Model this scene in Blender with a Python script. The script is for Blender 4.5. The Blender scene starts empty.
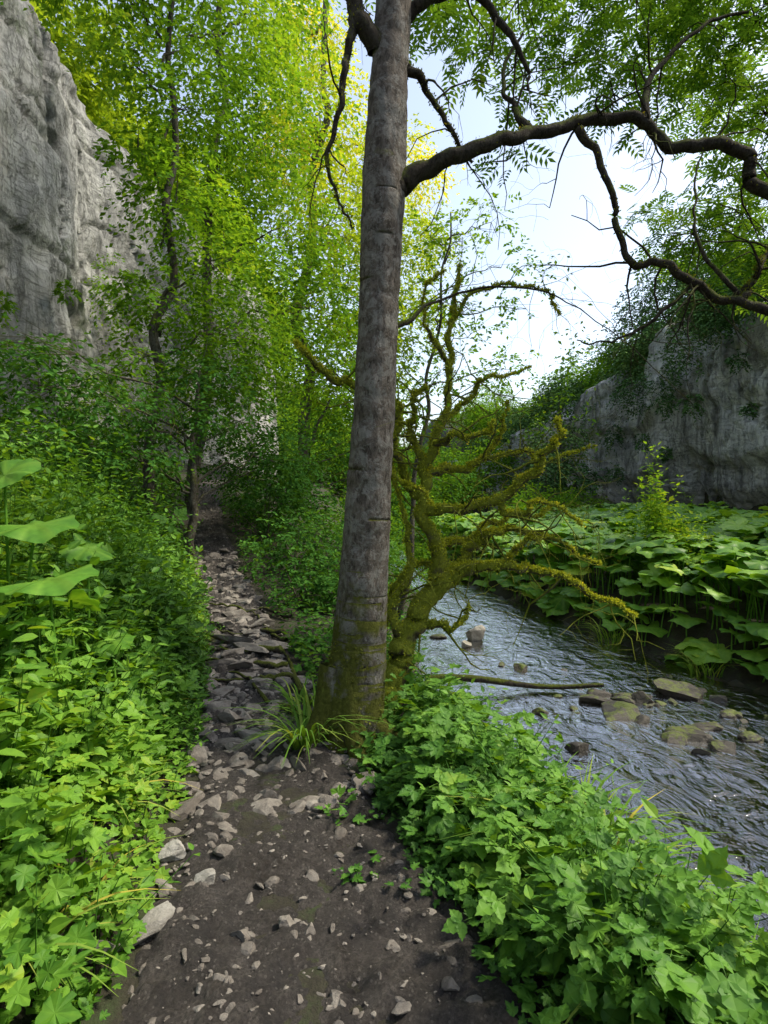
import bpy, math, numpy as np
from mathutils import Vector
rng=np.random.default_rng(7)
F=569.0; CH=1.6
def W(px,py,d):
    return np.array([(px-384)/F*d, d, CH-(py-500)/F*d])
def nrm(a):
    return a/np.maximum(np.linalg.norm(a,axis=-1,keepdims=True),1e-9)
# ---------- noise ----------
def _h(i,j,k,s):
    n=(i.astype(np.int64)*73856093)^(j.astype(np.int64)*19349663)^(k.astype(np.int64)*83492791)^(int(s)*26544357+1013)
    n=n&0xffffffff
    n=n^(n>>16);n=(n*0x7feb352d)&0xffffffff
    n=n^(n>>15);n=(n*0x46ca68b5)&0xffffffff
    n=n^(n>>16)
    return (n&0xffff)/65535.0
def vn(x,y,z=None,s=0):
    x=np.asarray(x,float);y=np.asarray(y,float)
    i=np.floor(x);j=np.floor(y);fx=x-i;fy=y-j;fx=fx*fx*(3-2*fx);fy=fy*fy*(3-2*fy)
    if z is None:
        k=np.zeros_like(i);r=0
        for a in (0,1):
            for b in (0,1):
                r=r+(fx if a else 1-fx)*(fy if b else 1-fy)*_h(i+a,j+b,k,s)
        return r*2-1
    z=np.asarray(z,float);k=np.floor(z);fz=z-k;fz=fz*fz*(3-2*fz)
    r=0
    for a in (0,1):
        for b in (0,1):
            for c in (0,1):
                w=(fx if a else 1-fx)*(fy if b else 1-fy)*(fz if c else 1-fz)
                r=r+w*_h(i+a,j+b,k+c,s)
    return r*2-1
def fbm(x,y,z=None,s=0,o=4):
    r=0;a=1;t=0
    for q in range(o):
        f=2**q*(1+.07*q)
        r=r+a*vn(x*f+q*3.3,y*f+q*1.7,None if z is None else z*f+q*2.1,s+q*17);t+=a;a*=.5
    return r/t
def sst(a,b,x):
    t=np.clip((x-a)/(b-a),0,1);return t*t*(3-2*t)
# ---------- terrain functions ----------
def pc(y): return np.interp(y,[-4,0,1.74,3.6,5,6,7,8,10.5,13,18,24],[.4,.05,-.24,-.72,-1.18,-1.5,-1.85,-2.3,-3.3,-4.15,-5.0,-4.6])
def pw(y): return np.interp(y,[0,1.7,3.6,5,6,8,12],[.74,.64,.48,.38,.38,.33,.3])
def pz(y): return np.interp(y,[-5,4,6,8,10.5,13,18,30],[0,0,.12,.48,1.2,1.85,2.3,2.5])
def le(y): return np.interp(y,[-10,2,4,6.5,10,13,18,24,40,60],[1.9,1.4,1.0,.42,.6,.8,.3,-1.0,-1,0])
def re(y): return np.interp(y,[-10,2,6.6,8.3,10.4,13.9,17,24,40,60],[6,5.4,4.3,3.7,3.2,2.4,1.8,.8,.8,2])
def cL(y): return np.interp(y,[-60,-6,4,10,14,19,24,32,44,80],[-12,-9,-8.2,-7.4,-7.4,-6.9,-6.2,-5.6,-8,-12])
def cR(y): return np.interp(y,[-60,5,14,20,28,36,46,80],[17,15.5,14,13.3,12.3,12,10,7])
def hgt(x,y):
    x=np.asarray(x,float);y=np.asarray(y,float)
    p=pc(y);w=pw(y);z0=pz(y);l=le(y);r=re(y)
    pr=p+w;pl=p-w
    t=np.clip((x-pr)/np.maximum(l-pr,.1),0,1)
    hm=z0*(1-t)**1.3-.62*sst(.5,1.0,t)
    dl=np.maximum(pl-x,0)
    hl=z0+.30*dl+.12*sst(0,.4,dl)+.1*sst(1,3,dl)
    ins=np.minimum(x-l,r-x)
    hr_in=-.62-.28*sst(0,.6,ins)
    dr=np.maximum(x-r,0)
    hr=-.62+.5*sst(0,.7,dr)+.07*dr
    h=np.where(x<pl,hl,np.where(x<pr,z0,np.where(x<l,hm,np.where(x<r,hr_in,hr))))
    onp=sst(-.1,.3,np.abs(x-p)-w)
    h=h+onp*(.07*fbm(x*.9,y*.9,s=3)+.03*fbm(x*5,y*5,s=5))
    a=cL(y)-.9-x
    h=np.where(a>0,h+sst(0,.7,a)*(11.5-h)+.3*np.maximum(a,0)/(1+np.maximum(a,0)/30),h)
    b=x-cR(y)-1.6
    top=np.interp(y,[0,20,36,60],[9,7.8,6,5])
    h=np.where(b>0,h+sst(0,.7,b)*(top-h)+.55*np.maximum(b,0)/(1+np.maximum(b,0)/9),h)
    h=h+sst(48,120,y)*12+sst(-15,-60,y)*14
    return h+.8*fbm(x*.05,y*.05,s=9)*sst(30,60,np.hypot(x,y))
# ---------- mesh builder ----------
class MB:
    def __init__(s): s.V=[];s.Fc=[];s.T=[];s.M=[];s.I=[];s.S=[];s.n=0
    def add(s,V,Fc,tint=.5,mid=1.0,mat=0,smooth=False):
        V=np.asarray(V,float).reshape(-1,3);Fc=np.asarray(Fc,np.int64).reshape(-1,3)
        s.V.append(V);s.Fc.append(Fc+s.n)
        s.T.append(np.broadcast_to(np.asarray(tint,float),(len(V),)) if np.ndim(tint)==0 else tint)
        s.M.append(np.broadcast_to(np.asarray(mid,float),(len(V),)) if np.ndim(mid)==0 else mid)
        s.I.append(np.full(len(Fc),mat,np.int32));s.S.append(np.full(len(Fc),smooth,bool));s.n+=len(V)
    def obj(s,name,mats,loc=None):
        V=np.concatenate(s.V);Fc=np.concatenate(s.Fc)
        me=bpy.data.meshes.new(name)
        loc=np.zeros(3) if loc is None else np.array(loc,float)
        V=V-loc
        me.vertices.add(len(V));me.vertices.foreach_set('co',V.astype(np.float32).ravel())
        me.loops.add(len(Fc)*3);me.loops.foreach_set('vertex_index',Fc.astype(np.int32).ravel())
        me.polygons.add(len(Fc));me.polygons.foreach_set('loop_start',np.arange(0,len(Fc)*3,3,dtype=np.int32))
        me.polygons.foreach_set('material_index',np.concatenate(s.I))
        me.polygons.foreach_set('use_smooth',np.concatenate(s.S))
        a=me.attributes.new('tint','FLOAT','POINT');a.data.foreach_set('value',np.concatenate(s.T).astype(np.float32))
        a=me.attributes.new('mid','FLOAT','POINT');a.data.foreach_set('value',np.concatenate(s.M).astype(np.float32))
        for m in mats: me.materials.append(m)
        me.update(calc_edges=True)
        o=bpy.data.objects.new(name,me);o.location=loc
        bpy.context.scene.collection.objects.link(o);return o
def gridF(nu,nv):
    i=np.arange(nu-1)[:,None]*nv+np.arange(nv-1)[None,:]
    i=i.ravel();return np.concatenate([np.stack([i,i+nv,i+nv+1],1),np.stack([i,i+nv+1,i+1],1)])
# ---------- tubes ----------
def cr(P,k):
    P=np.asarray(P,float);A=np.vstack([2*P[0]-P[1],P,2*P[-1]-P[-2]]);out=[]
    for i in range(1,len(A)-2):
        t=np.linspace(0,1,k,endpoint=False)[:,None]
        a,b,c,d=A[i-1],A[i],A[i+1],A[i+2]
        out.append(.5*((2*b)+(c-a)*t+(2*a-5*b+4*c-d)*t*t+(3*b-a-3*c+d)*t**3))
    out.append(P[-1:]);return np.vstack(out)
def tube(mb,P,R,sides=8,mat=0,tint=.5,rough=0.0,seed=0,fq=9,zf=.45):
    P=np.asarray(P,float);R=np.maximum(np.asarray(R,float),.0008);n=len(P)
    T=nrm(np.gradient(P,axis=0));
    ref=np.array([0,0,1.]) if abs(T[:,2]).mean()<.8 else np.array([1.,0,0])
    U=nrm(np.cross(T,ref));Vv=np.cross(T,U)
    a=np.linspace(0,2*np.pi,sides,endpoint=False)
    c=np.cos(a)[None,:,None];s=np.sin(a)[None,:,None]
    dirv=U[:,None,:]*c+Vv[:,None,:]*s
    rr=np.repeat(R[:,None],sides,1)
    if rough>0:
        Q=P[:,None,:]+dirv*R[:,None,None]
        rr=rr*(1+rough*fbm(Q[...,0]*fq,Q[...,1]*fq,Q[...,2]*fq*zf,s=seed,o=3))
    Q=(P[:,None,:]+dirv*rr[...,None]).reshape(-1,3)
    i=np.arange(n-1)[:,None]*sides;j=np.arange(sides)[None,:];j2=(j+1)%sides
    A=(i+j).ravel();B=(i+j2).ravel();C=(i+sides+j2).ravel();D=(i+sides+j).ravel()
    Fc=np.concatenate([np.stack([A,B,C],1),np.stack([A,C,D],1)])
    mb.add(Q,Fc,tint,1.,mat,True)
def limb(mb,pts,sides=8,k=6,wig=.0,mat=0,rough=0.,seed=0,fq=9,rs=1.,zf=.45):
    P=[list(W(a,b,d))+[r*rs] for a,b,d,r in pts]
    C=cr(P,k)
    if wig>0:
        t=np.arange(len(C))*.25
        for ax in range(3): C[:,ax]+=wig*fbm(t,np.full_like(t,seed*3.7+ax*11.3),s=seed,o=2)
    tube(mb,C[:,:3],C[:,3],sides,mat,rough=rough,seed=seed,fq=fq,zf=zf);return C
def grow(mb,p,d,L,r,lvl,tips,droop=.15,wig=.35,kids=3,mat=0):
    n=7;P=[p];d=nrm(np.array(d,float));dd=d.copy()
    for i in range(n-1):
        dd=nrm(dd+rng.normal(0,wig,3)*.55+np.array([0,0,-droop*.5]))
        P.append(P[-1]+dd*L/(n-1))
    P=np.array(P);R=np.linspace(r,r*.35,n)
    tube(mb,P,R,6 if r>.02 else 4,mat)
    if lvl<=0: tips.append((P[-1],dd));return
    for q in range(kids):
        i=rng.integers(2,n);s=nrm(dd*.6+rng.normal(0,.6,3))
        grow(mb,P[i],s,L*rng.uniform(.45,.75),R[i]*.65,lvl-1,tips,droop,wig,kids,mat)
    tips.append((P[-1],dd))
# ---------- leaf templates ----------
def T_ov():
    V=[(0,0,0),(-.24,.22,.05),(-.27,.45,.05),(-.13,.8,0),(0,1,-.08),(.13,.8,0),(.27,.45,.05),(.24,.22,.05),(0,.45,-.03)]
    Fc=[(8,i,i+1) for i in range(0,7)]+[(8,7,0)];return np.array(V,float),np.array(Fc)[:, ::-1],np.array([0,1,1,1,0,1,1,1,0.])
def T_lob():
    L=[(0,0),(-.16,-.04),(-.34,.02),(-.5,.2),(-.4,.24),(-.3,.36),(-.46,.52),(-.42,.66),(-.24,.6),(-.17,.68),(-.12,.86),(0,1.02)]
    R=[(-x,y) for x,y in L[1:-1]][::-1];O=L+R;n=len(O)
    V=[(x,y,.06*abs(x)-.12*y*y+.03*math.sin(i*2.4)) for i,(x,y) in enumerate(O)]+[(0,.33,-.05)]
    Fc=[(n,(i+1)%n,i) for i in range(n)]
    m=np.ones(n+1);m[n]=0;m[0]=0;m[11]=.0;return np.array(V,float),np.array(Fc),m
def T_tri():
    V=[];Fc=[];m=[]
    def lf(ox,oy,ang,s):
        b=len(V);c,sn=math.cos(ang),math.sin(ang)
        O=[(0,0),(-.2,.06),(-.3,.2),(-.38,.3),(-.33,.4),(-.36,.55),(-.24,.66),(-.2,.8),(-.08,.88),(0,1.05)]
        O=O+[(-x,y) for x,y in O[1:-1]][::-1];n=len(O)
        for i,(x,y) in enumerate(O+[(0,.3),(0,.65)]):
            z=(.12*abs(x)-.18*y*y+.02*math.sin(i*2.3)) if i<n else (-.05 if i==n else -.11)
            X=x*s;Y=y*s;V.append((ox+X*c-Y*sn,oy+X*sn+Y*c,z*s));m.append(0 if i in(0,9,n,n+1) else 1)
        for i in range(n):
            j=(i+1)%n;ctr=b+n if (O[i][1]+O[j][1])<.96 else b+n+1
            Fc.append((ctr,b+j,b+i))
        Fc.append((b+n,b+n+1,b+5));Fc.append((b+n+1,b+n,b+n-5))
    lf(0,.28,0,.72);lf(0,.25,1.2,.56);lf(0,.25,-1.2,.56)
    b=len(V);V.extend([(-.012,-.2,0),(.012,-.2,0),(0,.3,0)]);Fc.append((b,b+1,b+2));m.extend([0,0,0])
    return np.array(V,float),np.array(Fc),np.array(m,float)
def T_di():
    return np.array([(0,0,0),(-.26,.45,.06),(0,1,-.05),(.26,.45,.06)],float),np.array([(0,2,1),(0,3,2)]),np.array([0,1,0,1.])
def T_blade():
    V=[];Fc=[];n=7
    for i in range(n):
        t=i/(n-1);w=.018*(1-t**2)+.001
        yy=t*(1-.25*t);zz=-.65*t*t*t
        V+=[(-w,yy,zz),(w,yy,zz)]
        if i<n-1:
            a=2*i;Fc+=[(a,a+1,a+3),(a,a+3,a+2)]
    return np.array(V,float),np.array(Fc),np.ones(2*n)*.8
def T_bb(seed=0):
    r=np.random.default_rng(seed);na=36;rings=[.0,.3,.55,.8,1.0];V=[(0,0,0)];m=[0]
    ph=r.uniform(0,6,4)
    for k,q in enumerate(rings[1:]):
        for i in range(na):
            a=2*np.pi*i/na
            rad=q*(1+.06*math.sin(7*a+ph[0])+.045*math.sin(13*a+ph[1]))
            notch=max(0,1-abs(((a-1.5*math.pi+math.pi)%(2*math.pi))-math.pi)/.42)
            rad*=1-.72*notch*(q**.5)
            z=.10*q*q-.34*q**3*abs(math.cos(a+ph[3]))+.08*q*math.sin(5*a+ph[2])+(.02*q if i%3 else -.02*q)
            V.append((rad*math.cos(a),rad*math.sin(a)*1.02,z));m.append((.25,.7,.9,1)[k] if i%4 else 0.0)
    Fc=[(0,1+i,1+(i+1)%na) for i in range(na)]
    for k in range(3):
        o=1+k*na
        for i in range(na):
            j=(i+1)%na;Fc+=[(o+i,o+na+i,o+na+j),(o+i,o+na+j,o+j)]
    return np.array(V,float),np.array(Fc),np.array(m)
def T_ash():
    V=[];Fc=[];m=[]
    def leaflet(x,y,dx,dy,l,z):
        b=len(V);n=(-dy,dx);w=.18
        V.extend([(x,y,z),(x+dx*l*.45+n[0]*l*w,y+dy*l*.45+n[1]*l*w,z+.01),(x+dx*l,y+dy*l,z-.04),(x+dx*l*.45-n[0]*l*w,y+dy*l*.45-n[1]*l*w,z+.01)])
        Fc.extend([(b,b+2,b+1),(b,b+3,b+2)]);m.extend([0,1,0,1])
    for i in range(5):
        y=.22+i*.15;z=-.25*y*y
        for s in(-1,1): leaflet(0,y,s*.85,.5,.33-.02*abs(i-2),z)
    leaflet(0,.85,0,1,.3,-.2)
    b=len(V);V.extend([(-.006,0,0),(.006,0,0),(0,.9,-.2)]);Fc.append((b,b+1,b+2));m.extend([0,0,0])
    return np.array(V,float),np.array(Fc),np.array(m)
TO,TL,TD,TB,TA,T3=T_ov(),T_lob(),T_di(),T_blade(),T_ash(),T_tri()
def leaves(mb,tm,P,D,N,S,tint,mat=0,smooth=False):
    P=np.asarray(P);D=nrm(D);X=nrm(np.cross(D,N));Z=np.cross(X,D)
    V,Fc,m=tm;n=len(P)
    if n==0:return
    S=np.broadcast_to(S,(n,))
    Q=P[:,None,:]+S[:,None,None]*(V[None,:,0:1]*X[:,None,:]+V[None,:,1:2]*D[:,None,:]+V[None,:,2:3]*Z[:,None,:])
    FF=(Fc[None]+(np.arange(n)*len(V))[:,None,None]).reshape(-1,3)
    mb.add(Q.reshape(-1,3),FF,np.repeat(np.clip(tint,0,1),len(V)),np.tile(m,n),mat,smooth)
def sprays(mb,O,D,L,k,size,tm,tint,mat=0,droop=.35,jit=.5):
    M=len(O);D=nrm(D);t=np.linspace(.1,1,k)[None,:,None]
    L=np.broadcast_to(L,(M,))[:,None,None]
    P=O[:,None,:]+D[:,None,:]*L*t+np.array([0,0,-1.])*droop*t*t*L
    side=nrm(np.cross(D,np.array([0,0,1.])+rng.normal(0,.2,(M,3))))
    sg=np.where(np.arange(k)%2==0,1,-1)[None,:,None]
    A=D[:,None,:]*.6+side[:,None,:]*sg*.8+np.array([0,0,-.35])+rng.normal(0,jit*.5,(M,k,3))
    N=np.array([0,0,1.])+rng.normal(0,jit,(M,k,3))
    P=P+rng.normal(0,.12,(M,k,3))*L*.5
    S=size*rng.uniform(.65,1.25,M*k)
    tt=np.repeat(tint,k)+rng.normal(0,.13,M*k)
    leaves(mb,tm,P.reshape(-1,3),A.reshape(-1,3),N.reshape(-1,3),S,tt,mat)
def clump(mb,c,r,ns,k,size,tint=.5,tm=TD,mat=1,flat=.75,droop=.35,Lf=.45):
    c=np.asarray(c,float)
    u=nrm(rng.normal(0,1,(ns,3)));rad=rng.uniform(.15,1,ns)**.6
    rad=rad*(.75+.5*(vn(u[:,0]*1.8+c[0],u[:,1]*1.8+c[1],u[:,2]*1.8+c[2],s=3)*.5+.5))
    O=c+u*rad[:,None]*r*np.array([1,1,flat])
    keep=vn(O[:,0]*1.1/max(r*.6,.5),O[:,1]*1.1,O[:,2]*1.6,s=21)>-.35
    O=O[keep];u=u[keep]
    if len(O)==0:return
    D=u*np.array([1,1,.35])+rng.normal(0,.35,O.shape)
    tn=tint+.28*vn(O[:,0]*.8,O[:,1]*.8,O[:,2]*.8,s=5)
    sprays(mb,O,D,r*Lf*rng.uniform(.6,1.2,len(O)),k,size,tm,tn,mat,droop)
def branch_to(mb,a,b,r,mat=0,sag=.1,n=8,twigs=10,cr_=1.):
    a=np.asarray(a,float);b=np.asarray(b,float);t=np.linspace(0,1,n)[:,None]
    P=a+(b-a)*t;P[:,2]+=sag*np.sin(np.pi*t[:,0])*np.linalg.norm(b-a)
    P[1:-1]+=rng.normal(0,.03,(n-2,3))*np.linalg.norm(b-a)
    tube(mb,P,np.linspace(r,r*.3,n),6,mat)
    for q in range(twigs):
        e=b+nrm(rng.normal(0,1,3))*cr_*rng.uniform(.5,.95)
        s=P[rng.integers(n//2,n)];m=(s+e)/2+rng.normal(0,.06,3)
        tube(mb,np.array([s,m,e]),[r*.3,r*.2,r*.08],4,mat)
# ---------- materials ----------
def mk(name):
    m=bpy.data.materials.new(name);m.use_nodes=True;nt=m.node_tree;nt.nodes.clear();return m,nt
def nd(nt,t,**kw):
    n=nt.nodes.new(t)
    for k,v in kw.items():
        if k.startswith('i_'): n.inputs[k[2:].replace('_',' ')].default_value=v
        else: setattr(n,k,v)
    return n
def ramp(nt,fac,stops):
    r=nt.nodes.new('ShaderNodeValToRGB');e=r.color_ramp.elements
    while len(e)<len(stops): e.new(.5)
    for q,(p,c) in zip(e,stops): q.position=p;q.color=(*c,1) if len(c)==3 else c
    nt.links.new(fac,r.inputs[0]);return r.outputs[0]
def mixc(nt,f,a,b,bt='MIX'):
    m=nt.nodes.new('ShaderNodeMix');m.data_type='RGBA';m.blend_type=bt
    for s,v in ((m.inputs[0],f),(m.inputs[6],a),(m.inputs[7],b)):
        if hasattr(v,'links'): nt.links.new(v,s)
        elif isinstance(v,(int,float)): s.default_value=v
        else: s.default_value=(*v,1)
    return m.outputs[2]
def noise(nt,scale,detail=6,rough=.6,vec=None,dist=0):
    n=nd(nt,'ShaderNodeTexNoise');n.inputs['Scale'].default_value=scale;n.inputs['Detail'].default_value=detail
    n.inputs['Roughness'].default_value=rough;n.inputs['Distortion'].default_value=dist
    if vec is not None: nt.links.new(vec,n.inputs['Vector'])
    return n.outputs['Fac']
def coords(nt,scale=(1,1,1)):
    g=nd(nt,'ShaderNodeNewGeometry');m=nd(nt,'ShaderNodeMapping');m.inputs['Scale'].default_value=scale
    nt.links.new(g.outputs['Position'],m.inputs['Vector']);return m.outputs[0]
def out(nt,sh):
    o=nd(nt,'ShaderNodeOutputMaterial');nt.links.new(sh,o.inputs['Surface'])
def bump(nt,h,st,dist,prev=None):
    b=nd(nt,'ShaderNodeBump');b.inputs['Strength'].default_value=st;b.inputs['Distance'].default_value=dist
    nt.links.new(h,b.inputs['Height'])
    if prev is not None: nt.links.new(prev,b.inputs['Normal'])
    return b.outputs[0]
def mth(nt,op,a,b=None,clamp=False):
    m=nd(nt,'ShaderNodeMath',operation=op,use_clamp=clamp)
    for i,v in enumerate((a,b)):
        if v is None: continue
        if hasattr(v,'links'): nt.links.new(v,m.inputs[i])
        else: m.inputs[i].default_value=v
    return m.outputs[0]
def leafmat(name,dark,mid,light,trans=.38,rough=.5,tcol=1.35,near=False):
    m,nt=mk(name)
    a=nd(nt,'ShaderNodeAttribute',attribute_name='tint');b=nd(nt,'ShaderNodeAttribute',attribute_name='mid')
    f=a.outputs['Fac']
    if near: f=mth(nt,'ADD',f,mth(nt,'MULTIPLY',mth(nt,'SUBTRACT',noise(nt,30,2,.5,coords(nt)),.5),.5),True)
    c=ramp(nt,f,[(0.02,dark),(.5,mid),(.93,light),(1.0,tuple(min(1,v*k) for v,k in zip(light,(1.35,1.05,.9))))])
    c=mixc(nt,mth(nt,'MULTIPLY',mth(nt,'SUBTRACT',1.0,b.outputs['Fac'],True),.35 if near else .2),c,light)
    if near:
        p=nd(nt,'ShaderNodeBsdfPrincipled');nt.links.new(c,p.inputs['Base Color']);p.inputs['Roughness'].default_value=rough
        p.inputs['Specular IOR Level'].default_value=.25
    else:
        p=nd(nt,'ShaderNodeBsdfDiffuse');nt.links.new(c,p.inputs['Color'])
    if trans<=0: out(nt,p.outputs[0]);return m
    t=nd(nt,'ShaderNodeBsdfTranslucent')
    tc=mixc(nt,1.0,c,(tcol*1.15,tcol*1.0,tcol*.3),'MULTIPLY');nt.links.new(tc,t.inputs['Color'])
    x=nd(nt,'ShaderNodeMixShader');x.inputs[0].default_value=trans
    nt.links.new(p.outputs[0],x.inputs[1]);nt.links.new(t.outputs[0],x.inputs[2]);out(nt,x.outputs[0]);return m
def barkmat(name,c1,c2,lich,moss=.3,mosscol=(.13,.15,.02),lowmoss=None,sc=1.,lamt=.7):
    m,nt=mk(name);v=coords(nt,(1,1,.4));v2=coords(nt)
    n1=noise(nt,34*sc,6,.75,v,.6);n2=noise(nt,4*sc,4,.65,v2)
    c=ramp(nt,n1,[(.36,c1),(.5,c2),(.66,tuple(x*1.6 for x in c2))])
    lf=ramp(nt,noise(nt,9*sc,8,.85,v2,.5),[(.49,(0,0,0)),(.54,(1,1,1))])
    c=mixc(nt,mth(nt,'MULTIPLY',lf,lamt),c,mixc(nt,n1,tuple(x*.5 for x in lich),tuple(x*1.3 for x in lich)))
    g=nd(nt,'ShaderNodeNewGeometry');sx=nd(nt,'ShaderNodeSeparateXYZ');nt.links.new(g.outputs['Normal'],sx.inputs[0])
    mf=mth(nt,'ADD',mth(nt,'MULTIPLY',sx.outputs['Z'],.25),n2)
    if lowmoss is not None:
        sp=nd(nt,'ShaderNodeSeparateXYZ');nt.links.new(g.outputs['Position'],sp.inputs[0])
        mr=nd(nt,'ShaderNodeMapRange');mr.inputs[1].default_value=lowmoss;mr.inputs[2].default_value=.1;mr.inputs[3].default_value=0;mr.inputs[4].default_value=.42
        nt.links.new(sp.outputs['Z'],mr.inputs[0]);mf=mth(nt,'ADD',mf,mr.outputs[0])
    mf=ramp(nt,mf,[(max(0,.78-moss),(0,0,0)),(min(1,.9-moss),(1,1,1))])
    mc=mixc(nt,noise(nt,40,3,.7,v2),tuple(x*.25 for x in mosscol),tuple(x*1.7 for x in mosscol))
    c=mixc(nt,mf,c,mc)
    p=nd(nt,'ShaderNodeBsdfPrincipled');nt.links.new(c,p.inputs['Base Color']);p.inputs['Roughness'].default_value=.9;p.inputs['Specular IOR Level'].default_value=.15
    b=bump(nt,n1,1.,.05);b=bump(nt,noise(nt,90,3,.7,v2),.7,.012,b);nt.links.new(b,p.inputs['Normal']);out(nt,p.outputs[0]);return m
def rockmat(name,dark,light,moss=.0,scale=1.,wet=False,mossc=(.2,.24,.03)):
    m,nt=mk(name);v=coords(nt)
    n=noise(nt,3*scale,8,.7,v,.3);c=ramp(nt,n,[(.3,dark),(.6,light),(.8,tuple(min(1,x*1.2) for x in light))])
    a=nd(nt,'ShaderNodeAttribute',attribute_name='tint')
    c=mixc(nt,mth(nt,'MULTIPLY',a.outputs['Fac'],.6),c,dark)
    if moss>0:
        g=nd(nt,'ShaderNodeNewGeometry');sx=nd(nt,'ShaderNodeSeparateXYZ');nt.links.new(g.outputs['Normal'],sx.inputs[0])
        f=mth(nt,'ADD',mth(nt,'MULTIPLY',sx.outputs['Z'],.22),mth(nt,'ADD',noise(nt,7,6,.75,v),mth(nt,'MULTIPLY',a.outputs['Fac'],-.1)));f=ramp(nt,f,[(.9-moss,(0,0,0)),(.98-moss,(1,1,1))])
        c=mixc(nt,f,c,mixc(nt,noise(nt,50,4,.85,v),(.015,.022,.005),mossc))
    p=nd(nt,'ShaderNodeBsdfPrincipled');nt.links.new(c,p.inputs['Base Color']);p.inputs['Roughness'].default_value=.5 if wet else .85
    p.inputs['Specular IOR Level'].default_value=.3
    b=bump(nt,n,.7,.04/scale);b=bump(nt,noise(nt,22*scale,7,.75,v),.9,.01,b);nt.links.new(b,p.inputs['Normal']);out(nt,p.outputs[0]);return m
def cliffmat(name,k,stain,base_dark=0):
    m,nt=mk(name);v=coords(nt)
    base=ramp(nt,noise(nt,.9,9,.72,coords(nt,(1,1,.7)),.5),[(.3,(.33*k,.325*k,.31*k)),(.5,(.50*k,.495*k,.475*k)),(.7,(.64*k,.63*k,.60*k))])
    st=ramp(nt,noise(nt,1.5,8,.72,coords(nt,(1,1,.09)),.35),[(.38,(1,1,1)),(.49,(.25,.25,.25)),(.55,(0,0,0))])
    c=mixc(nt,mth(nt,'MULTIPLY',st,stain),base,(.10,.10,.095))
    st2=ramp(nt,noise(nt,.35,4,.6,coords(nt,(1,1,.45)),.3),[(.4,(1,1,1)),(.58,(0,0,0))]);c=mixc(nt,mth(nt,'MULTIPLY',st2,stain*.7),c,(.16,.16,.15))
    oc=ramp(nt,noise(nt,1.1,6,.7,coords(nt,(1,1,.3)),.2),[(.58,(0,0,0)),(.7,(1,1,1))]);c=mixc(nt,mth(nt,'MULTIPLY',oc,.35),c,(.40,.33,.22))
    gm=ramp(nt,noise(nt,.6,7,.75,v),[(.56,(0,0,0)),(.66,(.8,.8,.8))]);c=mixc(nt,gm,c,(.07,.10,.035))
    ln=noise(nt,1.6,8,.7,coords(nt,(.5,.5,2.2)),.8)
    lk=ramp(nt,mth(nt,'ABSOLUTE',mth(nt,'SUBTRACT',ln,.5)),[(0,(1,1,1)),(.014,(0,0,0))]);c=mixc(nt,mth(nt,'MULTIPLY',lk,.5),c,(.07,.07,.06))
    ln2=noise(nt,1.2,8,.7,coords(nt,(1.4,1.4,.35)),.8)
    lk2=ramp(nt,mth(nt,'ABSOLUTE',mth(nt,'SUBTRACT',ln2,.5)),[(0,(1,1,1)),(.014,(0,0,0))]);c=mixc(nt,mth(nt,'MULTIPLY',lk2,.5),c,(.07,.07,.06))
    p=nd(nt,'ShaderNodeBsdfPrincipled',i_Roughness=.9);nt.links.new(c,p.inputs['Base Color'])
    b=bump(nt,noise(nt,2.2,9,.72,coords(nt,(1,1,.6)),.4),1.,.2);b=bump(nt,lk,.8,-.05,b);b=bump(nt,lk2,.8,-.05,b);b=bump(nt,noise(nt,16,6,.75,v),.8,.03,b)
    nt.links.new(b,p.inputs['Normal']);out(nt,p.outputs[0]);return m
R_cliffL=cliffmat('limestone',1.12,.75);R_cliffR=cliffmat('limestone_brightened',1.35,.8)  # right cliff: colour lightened to make up for sunlight that misses it

M_ground,nt=mk('woodland_soil');v=coords(nt)
c=ramp(nt,noise(nt,6,7,.7,v),[(.35,(.02,.016,.011)),(.5,(.032,.028,.015)),(.65,(.035,.05,.014))])
p=nd(nt,'ShaderNodeBsdfPrincipled',i_Roughness=.95);nt.links.new(c,p.inputs['Base Color']);nt.links.new(bump(nt,noise(nt,25,6,.7,v),.8,.04),p.inputs['Normal']);out(nt,p.outputs[0])
M_mud,nt=mk('path_mud');v=coords(nt)
c=ramp(nt,noise(nt,7,9,.8,v,.3),[(.34,(.026,.021,.018)),(.5,(.082,.068,.059)),(.66,(.165,.142,.125))])
c=mixc(nt,ramp(nt,noise(nt,70,4,.8,v),[(.4,(.8,.8,.8)),(.55,(0,0,0))]),c,(.033,.027,.023))
vo=nd(nt,'ShaderNodeTexVoronoi');vo.inputs['Scale'].default_value=75;nt.links.new(v,vo.inputs['Vector'])
vs=nd(nt,'ShaderNodeSeparateColor');nt.links.new(vo.outputs['Color'],vs.inputs[0])
grit=mth(nt,'MULTIPLY',mth(nt,'GREATER_THAN',vs.outputs[0],.78),mth(nt,'LESS_THAN',vo.outputs['Distance'],.36))
c=mixc(nt,mth(nt,'MULTIPLY',grit,.55),c,(.2,.18,.155))
p=nd(nt,'ShaderNodeBsdfPrincipled');nt.links.new(c,p.inputs['Base Color'])
rr=ramp(nt,noise(nt,3,4,.6,v),[(.35,(.45,.45,.45)),(.6,(.85,.85,.85))]);nt.links.new(rr,p.inputs['Roughness'])
b=bump(nt,noise(nt,16,9,.85,v),1.,.09);b=bump(nt,grit,.8,.008,b);nt.links.new(b,p.inputs['Normal']);out(nt,p.outputs[0])
M_bed,nt=mk('stream_bed');v=coords(nt)
vo=nd(nt,'ShaderNodeTexVoronoi');vo.inputs['Scale'].default_value=9;nt.links.new(v,vo.inputs['Vector'])
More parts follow.
